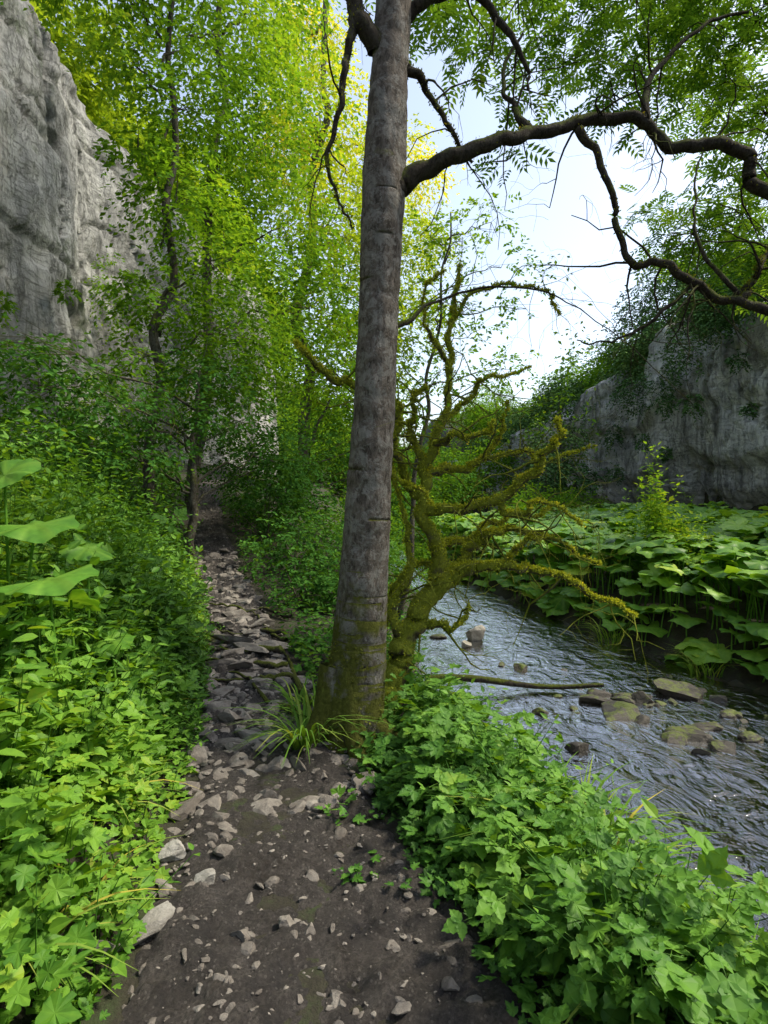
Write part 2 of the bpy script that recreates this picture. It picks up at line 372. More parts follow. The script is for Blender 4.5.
c=mixc(nt,.5,ramp(nt,noise(nt,2.5,6,.7,v),[(.35,(.012,.010,.006)),(.6,(.06,.045,.02)),(.75,(.04,.06,.015))]),ramp(nt,vo.outputs['Distance'],[(0,(.12,.1,.06)),(.5,(.01,.01,.006))]))
p=nd(nt,'ShaderNodeBsdfPrincipled');nt.links.new(c,p.inputs['Base Color']);out(nt,p.outputs[0])
M_water,nt=mk('stream_water')
b=bump(nt,noise(nt,2.4,3,.55,coords(nt,(1.3,.8,1)),1.2),.5,.12);b=bump(nt,noise(nt,10,4,.65,coords(nt,(1.1,.9,1)),.9),.45,.028,b)
fr=nd(nt,'ShaderNodeFresnel',i_IOR=1.42);nt.links.new(b,fr.inputs['Normal'])
gl=nd(nt,'ShaderNodeBsdfGlossy',i_Roughness=.03);gl.inputs['Color'].default_value=(1,1,1,1);nt.links.new(b,gl.inputs['Normal'])
tr=nd(nt,'ShaderNodeBsdfTransparent');tr.inputs['Color'].default_value=(.5,.46,.33,1)
x=nd(nt,'ShaderNodeMixShader');nt.links.new(mth(nt,'ADD',mth(nt,'MULTIPLY',fr.outputs[0],2.9),.03,True),x.inputs[0]);nt.links.new(tr.outputs[0],x.inputs[1]);nt.links.new(gl.outputs[0],x.inputs[2]);out(nt,x.outputs[0])
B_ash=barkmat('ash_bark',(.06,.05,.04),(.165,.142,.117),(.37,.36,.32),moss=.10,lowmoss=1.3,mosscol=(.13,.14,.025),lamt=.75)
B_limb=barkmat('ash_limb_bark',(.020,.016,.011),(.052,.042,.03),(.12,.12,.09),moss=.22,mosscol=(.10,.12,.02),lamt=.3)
B_moss=barkmat('mossy_bark',(.05,.04,.02),(.12,.10,.06),(.2,.2,.12),moss=.46,mosscol=(.25,.29,.03),lamt=.4)
B_dark=barkmat('woodland_bark',(.03,.025,.018),(.08,.07,.05),(.15,.15,.12),moss=.15)
M_tuft=leafmat('moss_tuft',(.14,.17,.015),(.35,.40,.04),(.55,.60,.08),.3)
M_tuft2=leafmat('trunk_moss',(.05,.06,.012),(.14,.165,.028),(.26,.29,.045),.2)
L_maple=leafmat('maple_leaf',(.03,.09,.012),(.10,.24,.025),(.27,.44,.045),.45)
L_yel=leafmat('sun_painted_leaf',(.12,.24,.02),(.30,.44,.04),(.55,.60,.08),.45)  # sunshine on the upper trees is put into this yellower leaf colour
L_dark=leafmat('hazel_leaf',(.014,.045,.011),(.04,.12,.023),(.11,.25,.04),.3)
L_far=leafmat('hillside_leaf',(.03,.07,.03),(.08,.16,.055),(.17,.28,.08),0)
L_ash=leafmat('ash_leaf',(.035,.10,.02),(.10,.24,.04),(.25,.42,.06),.42)
L_net=leafmat('nettle_leaf',(.018,.065,.010),(.07,.195,.02),(.20,.38,.038),.35,.55,near=True)
L_rasp=leafmat('raspberry_leaf',(.016,.06,.010),(.058,.17,.02),(.16,.33,.038),.3,.55,near=True)
L_bb=leafmat('butterbur_leaf',(.035,.115,.014),(.12,.29,.03),(.29,.48,.06),.34,.45,near=True)
L_gr=leafmat('grass_blade',(.05,.12,.02),(.13,.27,.035),(.34,.38,.08),.3,.5)
L_dry=leafmat('dry_grass',(.18,.12,.08),(.36,.26,.17),(.5,.4,.26),.2,.8)
R_path=rockmat('limestone_pebble',(.09,.075,.063),(.31,.28,.24),scale=3)
R_edge=rockmat('limestone_slab',(.18,.165,.14),(.42,.40,.36),scale=3)
R_riv=rockmat('mossy_river_stone',(.02,.017,.012),(.085,.072,.055),moss=.27,scale=2,wet=True,mossc=(.15,.185,.02))
R_pale=rockmat('pale_stone',(.2,.18,.14),(.45,.42,.36),scale=3)

# ---------- ground ----------
xs=np.unique(np.concatenate([np.linspace(-400,-60,14),np.linspace(-60,-10,36),np.arange(-10,7,.1),np.linspace(7,18,40),np.linspace(18,60,34),np.linspace(60,400,14)]))
ys=np.unique(np.concatenate([np.linspace(-400,-60,12),np.linspace(-60,-2,30),np.arange(-2,14,.1),np.linspace(14,60,110),np.linspace(60,500,26)]))
X,Y=np.meshgrid(xs,ys,indexing='ij');Z=hgt(X,Y)
mb=MB();V=np.stack([X,Y,Z],-1).reshape(-1,3);Fc=gridF(len(xs),len(ys))
cen=V[Fc].mean(1);bed=(cen[:,0]>le(cen[:,1])-.05)&(cen[:,0]<re(cen[:,1])+.05)&(cen[:,2]<-.3)
mb.add(V,Fc[~bed],smooth=True);mb.n=0;mb.add(np.zeros((0,3)),Fc[bed],mat=1,smooth=True)
mb.T[1]=np.zeros(0);mb.M[1]=np.zeros(0)
mb.obj('ground',[M_ground,M_bed])
# ---------- dirt path ----------
yy=np.concatenate([np.arange(-1.5,1,.05),np.arange(1,6,.014),np.arange(6,16,.04)]);uu=np.linspace(-1.25,1.25,100)
Yg,Ug=np.meshgrid(yy,uu,indexing='ij')
def psurf(x,y):
    rid=1-np.abs(fbm(x*6,y*6,s=44,o=4))*2.2
    return hgt(x,y)+.02+.04*fbm(x*4,y*4,s=8)+.035*rid*sst(3,5,y)+.032*fbm(x*13,y*13,s=12)
Wd=pw(Yg)*(1+.30*fbm(Yg*1.3,np.sign(Ug)*3,s=31,o=5));Xg=pc(Yg)+Ug*Wd
Zg=psurf(Xg,Yg)-.1*sst(.75,1.25,np.abs(Ug))+.016*fbm(Xg*40,Yg*40,s=13,o=2)+.02*(Ug**2)
mb=MB();mb.add(np.stack([Xg,Yg,Zg],-1),gridF(len(yy),len(uu))[:,::-1],smooth=True);mb.obj('dirt_path',[M_mud])
# ---------- river ----------
xr=np.linspace(-2.5,7,120);yr=np.linspace(-6,44,400)
Xg,Yg=np.meshgrid(xr,yr,indexing='ij');Zg=-.62+.02*fbm(Xg*1.6,Yg*1.0,s=2)
mb=MB();mb.add(np.stack([Xg,Yg,Zg],-1),gridF(len(xr),len(yr)),smooth=True);mb.obj('river',[M_water])
# ---------- cliffs ----------
def cliff(name,pts,z0,top,seed,side,mat,bg=1.,over=0.,vert=.4):
    P=cr(np.array(pts,float),40);ds=np.r_[0,np.cumsum(np.linalg.norm(np.diff(P,axis=0),axis=1))]
    s=np.arange(0,ds[-1],.12);x=np.interp(s,ds,P[:,0]);y=np.interp(s,ds,P[:,1])
    nv=130;u=np.linspace(0,1,nv);S,U=np.meshgrid(s,u,indexing='ij')
    tp=np.interp(y,*top)+1.6*fbm(s*.35,s*0,s=seed)
    Zc=z0+(tp[:,None]-z0)*U
    tx=np.gradient(x);ty=np.gradient(y);n=nrm(np.stack([ty,-tx],-1))*side
    wS=S+.8*fbm(S*.4,Zc*.4,s=70);wZ=Zc+.5*fbm(S*.3,Zc*.5,s=71)
    big=fbm(S*.16,Zc*.03,s=seed,o=3)
    led=np.abs(fbm(wS*.12,wZ*.45,s=seed+2,o=3));vck=np.abs(fbm(wS*.5,wZ*.07,s=seed+1,o=3))
    # vertical buttresses: sharp-sided steps across the face
    bt=fbm(wS*.33,wZ*.05,s=seed+30,o=2);bt=np.tanh(bt*6)*.5
    d=bg*1.5*big+bg*.3*fbm(wS*.6,wZ*.18,s=seed+5)-.14*np.exp(-(led/.03)**2)-vert*np.exp(-(vck/.04)**2)+.12*fbm(S*2,Zc*1.3,s=seed+4)+.06*fbm(S*6,Zc*5,s=seed+8,o=2)-1.2*sst(.92,1,U)-.4*U
    if over>0:
        nz=.6*fbm(S*.3,S*0,s=seed+40)
        d=d+over*bt*1.1+over*.5*sst(2.6+nz*2,3.4+nz*2,Zc)-over*.9*sst(2.2+nz,.8+nz,Zc)+over*.35*sst(5.2+nz*2,5.8+nz*2,Zc)
    mb=MB();mb.add(np.stack([x[:,None]+n[:,0:1]*d,y[:,None]+n[:,1:2]*d,Zc],-1),gridF(len(s),nv),smooth=True);mb.obj(name,[mat])
cliff('limestone_cliff',[(-9.5,-10),(-8.2,4),(-7.4,10),(-7.4,14),(-6.9,19),(-6.2,24),(-5.6,32),(-8,44),(-11,70)],0.,([0,20,30,60],[15,13,11,9]),3,1,R_cliffL,.75)
cliff('limestone_cliff',[(17,-8),(15.5,5),(14,14),(13.3,20),(12.3,28),(12,36),(10,46),(8,70)],-.6,([0,14,20,36,60],[11.2,11.2,10,7.4,6]),11,-1,R_cliffR,.7,.9,.5)
# ---------- ash tree ----------
def tufts(mb,C,n,size,mat,up=.4):
    i=rng.integers(0,len(C),n);a=rng.uniform(0,6.28,n)
    u=nrm(rng.normal(0,1,(n,3))+np.array([0,0,up]))
    P=C[i,:3]+u*C[i,3:4]*.93+rng.normal(0,.006,(n,3))
    leaves(mb,TD,P,u+rng.normal(0,.5,(n,3)),rng.normal(0,1,(n,3)),size*rng.uniform(.5,1.3,n),.5+rng.normal(0,.25,n),mat)
ash=MB()
tp=[(338,795,3.8,.29),(345,755,3.8,.25),(352,710,3.8,.21),(357,660,3.8,.185),(362,600,3.8,.17),(369,500,3.8,.15),(375,400,3.8,.135),(379,300,3.8,.132),(383,200,3.8,.143),(388,100,3.83,.125),(394,0,3.9,.118),(400,-200,3.95,.11),(404,-450,4.0,.07),(400,-700,4.1,.02)]
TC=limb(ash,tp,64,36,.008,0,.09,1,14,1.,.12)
tufts(ash,TC[:120],12000,.022,3,0.)
for a,l in ((215,.12),(290,.15),(345,.2),(60,.2)):
    b=np.array([-.26,3.8,.05]);dv=np.array([math.cos(math.radians(a)),math.sin(math.radians(a)),0])
    P=np.array([b+[0,0,.45]+dv*.08,b+dv*.17+[0,0,.12],b+dv*(.24+l*.5)+[0,0,-.05],b+dv*(.26+l)+[0,0,-.2]])
    tube(ash,cr(P,6),np.linspace(.1,.05,19),12,0,rough=.15)
limbs=[[(392,196,3.8,.085),(425,172,3.8,.058),(480,152,3.8,.047),(530,138,3.9,.042),(590,126,4,.04),(640,128,4,.038),(665,150,4,.039),(715,150,4,.043),(742,162,4,.043),(750,190,4,.044),(800,205,4.05,.05)],
[(575,133,3.97,.032),(600,172,3.92,.023),(615,225,3.9,.021),(628,267,3.9,.024),(655,262,3.85,.026),(690,285,3.85,.029),(735,305,3.85,.03),(800,320,3.85,.036)],
[(735,305,3.85,.03),(752,280,3.85,.022),(765,255,3.9,.02),(800,225,4,.015)],
[(380,60,3.82,.07),(358,20,3.8,.055),(342,-60,3.8,.045),(320,-180,3.8,.03)],
[(357,22,3.8,.035),(347,65,3.75,.024),(341,105,3.7,.019),(328,160,3.7,.014),(338,200,3.7,.009),(352,230,3.7,.005)],
[(400,70,3.83,.04),(425,95,3.9,.022),(448,130,3.9,.017),(470,165,3.95,.01)],
[(398,30,3.9,.05),(440,2,3.9,.035),(485,12,4,.028),(515,55,4,.02),(528,95,4,.01)],
[(470,5,4,.03),(540,-40,4.1,.03),(640,-60,4.2,.025),(760,-20,4.2,.02)],
[(530,138,3.9,.03),(510,110,4.1,.018),(500,80,4.3,.014),(520,40,4.5,.01)],
[(640,128,4,.03),(650,80,4.2,.02),(690,40,4.4,.015),(740,20,4.6,.01)],
[(690,285,3.85,.016),(640,330,3.8,.01),(600,345,3.8,.006),(575,340,3.8,.004)],
[(396,330,3.8,.02),(440,300,4.2,.010),(520,290,4.4,.007),(600,325,4.4,.004),(690,405,4.4,.003)],
[(742,300,3.85,.02),(700,250,4,.012),(690,200,4.2,.008),(700,150,4.4,.005)]]
tips=[]
for i,l in enumerate(limbs):
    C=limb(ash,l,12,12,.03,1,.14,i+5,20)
    if i<6: tufts(ash,C,600,.018,3,.8)
    for q in range(12 if i<2 else 6):
        j=rng.integers(len(C)//4,len(C));r=C[j,3]
        grow(ash,C[j,:3],[rng.normal(0,.5),rng.normal(0,.6),rng.choice([-.8,.5])],rng.uniform(.3,.75),min(r*.4,.009),2,tips,.25,.5,2,1)
def ashleaves(c,r,n,sz=.24,tint=.5):
    n=int(n*1.7)
    c=np.asarray(c,float);u=nrm(rng.normal(0,1,(n,3)))*(rng.uniform(0,1,(n,1))**.5)*r*np.array([1.15,1,.8])
    P=c+u;D=np.stack([rng.normal(0,1,n),rng.normal(0,1,n),rng.normal(-.3,.35,n)],-1);N=np.array([0,0,1.])+rng.normal(0,.35,(n,3))
    leaves(ash,TA,P,D,N,sz*rng.uniform(.7,1.2,n),tint+rng.normal(0,.15,n),2)
    for q in range(max(3,n//12)):
        a=c+nrm(rng.normal(0,1,3))*r*.9;tube(ash,np.array([c,(a+c)/2+rng.normal(0,.05,3),a]),[.007,.004,.002],4,1)
for px,py,d,r,n in [(450,10,4.6,.5,45),(520,0,5,.6,60),(600,20,5.2,.6,75),(680,10,5,.6,80),(750,30,4.8,.6,80),(640,60,5.5,.5,60),(720,85,5.2,.55,80),(760,120,5,.45,60),(560,70,5.5,.45,45),(690,40,6,.8,90),(520,95,4.8,.3,14),(740,215,5.6,.6,110),(690,235,6,.5,90),(765,260,5.2,.45,70),(645,215,6.2,.3,14),(750,170,5,.35,30),(480,60,5,.3,16),(610,100,5,.4,34),(505,165,4.8,.2,6),(420,-10,4.2,.4,20),(590,-60,4.6,.9,70),(730,-70,4.6,.9,70),(430,-230,4.2,1.,40),(330,-100,4.4,.6,20),(700,120,6.5,.6,60)]:
    ashleaves(W(px,py,d),r,n,tint=.55)
ash.obj('ash_tree',[B_ash,B_limb,L_ash,M_tuft2],(-.25,3.8,0))
# ---------- mossy tree ----------
ms=MB();mt=[]
ml=[[(380,725,4.3,.10),(398,670,4.4,.08),(416,620,4.5,.068),(442,585,4.6,.058),(458,573,4.6,.05)],
[(458,573,4.6,.045),(500,568,4.5,.027),(545,572,4.4,.019),(590,592,4.3,.014),(635,615,4.2,.008)],
[(440,585,4.6,.055),(437,550,4.6,.044),(424,512,4.6,.038),(426,470,4.6,.033),(440,425,4.7,.025),(452,370,4.8,.02),(450,320,4.9,.016),(458,270,5,.010)],
[(424,510,4.6,.036),(455,512,4.5,.027),(490,500,4.5,.026),(525,478,4.45,.025),(550,448,4.4,.016),(560,425,4.4,.008)],
[(424,500,4.6,.032),(405,478,4.6,.025),(395,440,4.55,.02),(400,405,4.5,.018),(360,390,4.5,.018),(325,375,4.4,.019),(298,343,4.3,.012)],
[(426,470,4.6,.03),(455,470,4.8,.02),(480,462,4.9,.018),(500,435,5,.012),(505,405,5,.006)],
[(426,480,4.6,.03),(412,440,4.7,.02),(410,405,4.7,.016),(425,385,4.7,.01)],
[(458,573,4.6,.04),(478,545,4.7,.028),(500,530,4.7,.02),(540,535,4.8,.01)],
[(437,550,4.6,.03),(465,540,4.8,.02),(500,520,5,.015),(560,510,5.2,.006)],
[(405,660,4.4,.05),(395,610,4.5,.03),(410,560,4.6,.02),(400,500,4.6,.012),(385,450,4.6,.006)],
[(416,620,4.5,.03),(455,630,4.4,.016),(470,612,4.4,.008)],
[(380,640,4.6,.04),(388,600,4.7,.03),(410,570,4.7,.02),(440,560,4.7,.012)],
[(440,425,4.7,.02),(470,400,5,.015),(485,380,5,.01),(530,365,5.2,.005)],
[(490,500,4.5,.025),(515,512,4.5,.016),(545,505,4.5,.01),(585,525,4.5,.005)],
[(430,450,4.65,.022),(455,435,4.5,.016),(470,440,4.4,.012),(495,425,4.3,.006)],
[(395,440,4.55,.018),(375,450,4.4,.014),(400,480,4.3,.01),(430,500,4.2,.006)],
[(500,568,4.5,.022),(520,545,4.5,.015),(550,540,4.5,.01),(600,565,4.5,.005)],
[(480,462,4.9,.018),(520,450,5.1,.012),(545,462,5.2,.008),(590,445,5.3,.004)],
[(452,370,4.8,.018),(430,340,4.7,.012),(425,300,4.7,.008),(440,270,4.7,.004)],
[(450,320,4.9,.014),(485,290,5,.01),(540,290,5.1,.007),(560,310,5.1,.003)]]
for i,l in enumerate(ml):
    C=limb(ms,l,14,12,.06,0,.28,i+40,22,1.25)
    L_=np.linalg.norm(np.diff(C[:,:3],axis=0),axis=1).sum()
    tufts(ms,C,int((2600 if i<9 else 1500)*L_),.021,2,1.1)
    for q in range(6 if i else 2):
        j=rng.integers(len(C)//4,len(C));r=C[j,3]
        grow(ms,C[j,:3],[rng.normal(0,.8),rng.normal(0,.5),rng.normal(.25,.6)],rng.uniform(.3,.75),min(r*.5,.011),2,mt,.1,.5,2,0)
tpP=np.array([p for p,_ in mt if p[2]>2.3])
if len(tpP): sprays(ms,tpP,rng.normal(0,1,tpP.shape),.2,4,.05,TD,rng.uniform(.3,.8,len(tpP)),1)
ms.obj('mossy_tree',[B_moss,L_maple,M_tuft],tuple(W(380,725,4.3)))
# ---------- woodland trees ----------
def tree(name,base,top,r,clumps,leaf,size,dens=1.,tm=TD,tint=.5,bark=B_dark,flat=.75,droop=.35,k=9,th=0.3):
    mb=MB();base=np.array(base,float);top=np.array(top,float)
    t=np.linspace(0,1,14)[:,None];P=base+(top-base)*t;P[1:-1]+=rng.normal(0,.04,(12,3))*np.linalg.norm(top-base)*.2
    P=cr(P,4);tube(mb,P,np.linspace(r*1.15,r*.25,len(P)),10,0,rough=.1)
    for c in clumps:
        cc=np.array(c[0],float);rr=c[1];tn=c[2] if len(c)>2 else tint
        zt=np.clip((cc[2]-base[2]-rr*.8)/max(top[2]-base[2],.1),.25,1)
        s=base+(top-base)*zt
        branch_to(mb,s,cc,r*.3,0,.06,8,8,rr)
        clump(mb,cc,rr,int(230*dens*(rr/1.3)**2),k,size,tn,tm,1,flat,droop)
    mb.obj(name,[bark,leaf],tuple(base))
def g(px,d):
    x=(px-384)/F*d;return np.array([x,d,float(hgt(x,d))-.1])
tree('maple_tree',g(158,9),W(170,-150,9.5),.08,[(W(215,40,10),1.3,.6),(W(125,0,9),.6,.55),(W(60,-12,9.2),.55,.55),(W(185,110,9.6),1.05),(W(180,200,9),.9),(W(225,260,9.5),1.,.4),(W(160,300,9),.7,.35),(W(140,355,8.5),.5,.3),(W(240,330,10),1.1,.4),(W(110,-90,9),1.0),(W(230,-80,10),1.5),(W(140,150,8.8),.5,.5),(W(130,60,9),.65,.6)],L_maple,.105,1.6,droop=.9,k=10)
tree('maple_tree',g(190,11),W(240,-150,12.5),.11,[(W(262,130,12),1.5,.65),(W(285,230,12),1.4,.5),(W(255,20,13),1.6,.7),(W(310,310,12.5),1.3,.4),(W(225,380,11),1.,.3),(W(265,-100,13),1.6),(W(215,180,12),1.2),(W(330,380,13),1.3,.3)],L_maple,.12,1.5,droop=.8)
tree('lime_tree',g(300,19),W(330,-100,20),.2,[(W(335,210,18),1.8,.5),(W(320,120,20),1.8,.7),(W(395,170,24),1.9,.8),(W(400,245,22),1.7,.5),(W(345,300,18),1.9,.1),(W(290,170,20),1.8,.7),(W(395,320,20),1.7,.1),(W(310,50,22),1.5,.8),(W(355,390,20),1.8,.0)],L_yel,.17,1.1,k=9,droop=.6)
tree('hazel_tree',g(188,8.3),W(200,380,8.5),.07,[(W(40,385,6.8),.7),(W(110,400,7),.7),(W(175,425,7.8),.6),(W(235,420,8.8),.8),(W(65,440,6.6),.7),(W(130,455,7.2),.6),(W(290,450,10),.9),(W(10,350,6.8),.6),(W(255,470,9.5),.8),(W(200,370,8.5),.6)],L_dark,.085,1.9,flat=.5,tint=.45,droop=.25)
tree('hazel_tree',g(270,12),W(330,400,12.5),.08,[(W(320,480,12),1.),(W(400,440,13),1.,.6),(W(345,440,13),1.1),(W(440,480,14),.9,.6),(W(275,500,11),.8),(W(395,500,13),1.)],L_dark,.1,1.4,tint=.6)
tree('hawthorn_tree',[.25,9.6,float(hgt(.25,9.6))-.1],W(450,215,9.6),.05,[(W(455,240,9.5),.5,.6),(W(490,225,9.8),.5,.6),(W(440,300,9.5),.6,.5),(W(500,270,9.8),.6,.5),(W(470,335,10),.6,.5),(W(525,310,10),.45),(W(505,370,10.5),.6,.4),(W(440,370,10),.6,.4),(W(430,240,10),.5)],L_maple,.085,.9,flat=.8)
def bush(name,items,leaf,size,dens=1.,tint=.5,tm=TO):
    mb=MB()
    for (x,y,r,hh) in items:
        z=float(hgt(x,y));c=np.array([x,y,z+hh])
        for q in range(6):
            e=c+rng.normal(0,.4,3)*r;tube(mb,np.array([[x,y,z-.05],(np.array([x,y,z])+e)/2+rng.normal(0,.05,3),e]),[.015,.01,.004],4,0)
        clump(mb,c,r,int(300*dens*r*r+30),8,size,tint,tm,1,1.0 if hh>=r else .8,.2,.4)
    x,y=items[0][:2];mb.obj(name,[B_dark,leaf],(x,y,float(hgt(x,y))))
bush('elder_bush',[(-1.05,7.2,.45,.3),(-1.3,8.2,.65,.55),(-.6,7.5,.5,.2),(-2.0,9.8,.8,.8),(-.9,9.2,.8,.6),(-.5,8.3,.5,.1),(-2.2,11.5,1.,1.),(-.4,11,.9,.5)],L_dark,.075,1.2,.65)
bush('elder_bush',[(-3.5,8,.6,.4),(-4.1,9.5,.7,.5),(-4.8,8.2,.8,.6),(-5.3,6.5,.8,.5),(-5.4,11,.9,.8),(-4.9,5,.6,.5),(-6.3,9,.9,.9)],L_dark,.075,1.2,.55)
bush('willow_bush',[(.3,14,1.,.6),(-.6,16,1.3,1.),(2.2,19,1.2,.6),(3.5,17,.9,.3),(1,23,1.6,1.),(5,22,1.3,.8),(7,24,1.3,.9),(9,26,1.2,.6),(3.3,15.2,.5,.4)],L_maple,.12,.7,.35,TD)
def wood(name,pts,leaf,size,dens,tint=.5,flat=.85,k=9):
    mb=MB()
    for x,y,z,r,*tr in pts:
        c=np.array([x,y,z])
        if not tr:
            b=np.array([x,y,float(hgt(x,y))-.3]);tube(mb,np.array([b,(b+c)/2+rng.normal(0,.15,3),c]),[.18,.13,.05],6,0)
        clump(mb,c,r,int(dens*(r/2)**2),k,size,tint+rng.normal(0,.14),TD,1,flat,.5,.42)
    mb.obj(name,[B_dark,leaf])
pts=[]
for i in range(50):
    y=rng.uniform(14,60);a=rng.uniform(1.0,7);x=cL(y)-a;r=rng.uniform(1.5,2.6);pts.append((x,y,float(hgt(x,y))+rng.uniform(1.,4),r))
wood('rim_woodland',pts,L_yel,.24,330,.15)
pts=[]
for i in range(150):
    y=rng.uniform(12,62);a=rng.uniform(.2,12);x=cR(y)+a;r=rng.uniform(1.1,2.1)
    if a>2.4: pts.append((x,y,float(hgt(x,y))+rng.uniform(.6,3.4),r))
    else: pts.append((cR(y)+rng.uniform(.6,1.5),y,float(np.interp(y,[0,20,36,60],[11,10.2,7.4,6]))+rng.uniform(-.4,1),r*.8,1))
for px,py,d,r in [(650,300,34,2.3),(690,290,32,2.2),(740,285,28,2.2),(620,340,37,2.2),(598,375,40,2),(670,330,30,1.9),(720,330,28,1.9),(765,270,26,2),(665,275,36,1.8),(640,380,36,2),(580,400,44,2.2),(700,270,34,2),(745,255,30,2)]:
    p_=W(px,py,d);pts.append((p_[0]+1,p_[1],p_[2],r))
for px,py,d,r in [(560,445,30,1.5),(545,475,28,1.2),(575,480,28,1.1),(558,400,34,1.4)]:
    p_=W(px,py,d);pts.append((p_[0],p_[1],p_[2],r))
wood('hillside_woodland',pts,L_far,.2,480,.5)
pts=[]
for i in range(60):
    y=rng.uniform(36,80);x=rng.uniform(-12,16);r=rng.uniform(1.8,3.2);pts.append((x,y,float(hgt(x,y))+rng.uniform(1,4)+max(0,(-x+1))*.25,r))
wood('valley_woodland',pts,L_maple,.3,260,.35)
iv=MB()
for (x,y,z,r) in [(13,20,9.1,.9),(12.9,21.5,8.5,.7),(12.6,23,8.0,.9),(12.4,25,7.2,.8),(12.2,27,6.9,.9),(12,31,6.2,.9),(13.4,18,9.5,.9),(13.2,19,8.6,.6),(11.9,34,5.5,.9),(11.7,38,3.5,1.3),(11.3,41,2.5,1.8),(12.4,24.5,5.9,.5),(12.9,21,.9,.5),(12.9,19.3,.7,.4),(12,24,.8,.6),(12.0,29,4.9,.5),(12.7,20,6.6,.35),(12.2,26,4.3,.3),(12.5,22.5,5.4,.35),(12.3,24,3.6,.25),(12.8,19.5,4.6,.25),(11.9,28.5,3.,.4)]:
    clump(iv,(x-.4,y,z),r,int(240*r*r)+20,8,.14,.45,TD,0,1.3,1.2)
iv.obj('cliff_ivy',[L_far])
iv=MB()
for (x,y,z,r) in [(-7,15,7,.8),(-7.3,10,2.6,.9),(-7.1,13,3.2,1.),(-6.6,17,4.5,1.1),(-6.5,19,8,1.3),(-7.1,14,4.3,.5),(-6.2,22,4.2,.5),(-5.8,25,9,1.6),(-5.5,30,5,1.5),(-7.2,12.5,6.2,.2),(-7.3,10.5,5.2,.2)]:
    clump(iv,(x+.3,y,z),r,int(220*r*r)+15,8,.11,.4,TD,0,1.2,1.1)
iv.obj('cliff_ivy',[L_maple])
# ---------- herb layers ----------
def herbs(mb,xy,h0,h1,nodes,size,tm,tint=.5,mat=0,stem=1,lean=.25,rise=0.):
    n=len(xy);x,y=xy[:,0],xy[:,1];z=hgt(x,y);B=np.stack([x,y,z],-1)
    H=rng.uniform(h0,h1,n)*(1+rise*np.clip(pc(y)-pw(y)-x-.15,0,1.8));Ld=rng.normal(0,lean,(n,2));az0=rng.uniform(0,6.28,n)
    H*=1+.5*vn(x*1.7,y*1.7,s=50)
    sz=size*rng.uniform(.7,1.3,n)
    for q in range(nodes):
        t=(q+1)/nodes;t=t**.8
        c=B+np.stack([Ld[:,0]*H*t*t,Ld[:,1]*H*t*t,H*t],-1)
        for s in (0,1):
            az=az0+q*1.571+s*math.pi+rng.normal(0,.3,n)
            el=rng.normal(-.15+.4*(t>.9),.35,n)
            D=np.stack([np.cos(az)*np.cos(el),np.sin(az)*np.cos(el),np.sin(el)],-1)
            N=np.array([0,0,1.])+rng.normal(0,.32,(n,3))
            S=sz*rng.uniform(.6,1.25,n)*(1.1-.55*abs(t-.45))
            off=D*(S*.35)[:,None]
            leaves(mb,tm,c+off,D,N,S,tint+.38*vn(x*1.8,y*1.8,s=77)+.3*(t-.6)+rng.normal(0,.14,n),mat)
    if stem:
        for i in range(0,n,stem):
            t=np.array([0,.5,1.])[:,None];P=B[i]+np.hstack([Ld[i,0]*H[i]*t*t,Ld[i,1]*H[i]*t*t,H[i]*t]);P[0,2]-=.05
            tube(mb,P,[.004,.003,.0015],3,mat,.5)
def scat(n,fx,y0,y1,minr=.9):
    y=rng.uniform(y0,y1,n);a,b=fx(y);x=a+(b-a)*rng.uniform(0,1,n);k=np.hypot(x,y)>minr
    return np.stack([x[k],y[k]],-1)
nb=MB()
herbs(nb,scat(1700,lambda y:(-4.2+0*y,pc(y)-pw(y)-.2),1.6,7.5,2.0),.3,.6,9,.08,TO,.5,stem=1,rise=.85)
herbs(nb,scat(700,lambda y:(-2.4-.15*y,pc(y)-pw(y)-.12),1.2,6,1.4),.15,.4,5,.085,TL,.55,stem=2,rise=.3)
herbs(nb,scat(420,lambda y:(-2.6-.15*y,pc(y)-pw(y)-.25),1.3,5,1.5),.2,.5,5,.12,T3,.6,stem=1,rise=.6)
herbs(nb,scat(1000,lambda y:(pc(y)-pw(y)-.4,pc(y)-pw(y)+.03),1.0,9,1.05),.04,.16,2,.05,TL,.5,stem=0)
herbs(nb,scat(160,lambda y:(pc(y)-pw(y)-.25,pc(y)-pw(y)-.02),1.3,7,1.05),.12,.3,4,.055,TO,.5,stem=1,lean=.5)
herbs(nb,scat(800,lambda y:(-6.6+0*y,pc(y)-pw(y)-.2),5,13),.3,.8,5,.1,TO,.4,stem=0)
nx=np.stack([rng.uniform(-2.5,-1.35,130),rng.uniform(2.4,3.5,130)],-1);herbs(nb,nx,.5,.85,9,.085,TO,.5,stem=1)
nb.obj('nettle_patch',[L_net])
ub=MB()
herbs(ub,scat(1000,lambda y:(pc(y)+pw(y)+.05,le(y)-.05),5.2,14),.15,.45,4,.07,TO,.55,stem=0)
herbs(ub,scat(320,lambda y:(pc(y)+pw(y)+.05,le(y)+.1),4.1,5.8),.08,.25,3,.06,TL,.65,stem=0)
ub.obj('streamside_herbs',[L_dark])
rb=MB()
herbs(rb,scat(480,lambda y:(np.maximum(pc(y)+pw(y)+.22,.28+.0*y),le(y)-.1),1.3,3.9,1.4),.1,.45,5,.12,T3,.5,stem=1,lean=.4)
herbs(rb,scat(240,lambda y:(pc(y)+pw(y)+.08,pc(y)+pw(y)+.55),1.6,4.2,1.3),.04,.2,3,.085,T3,.5,stem=0,lean=.4)
herbs(rb,scat(380,lambda y:(pc(y)+pw(y)-.02,pc(y)+pw(y)+.4),1.2,4.4,1.15),.03,.1,2,.05,TL,.45,stem=0)
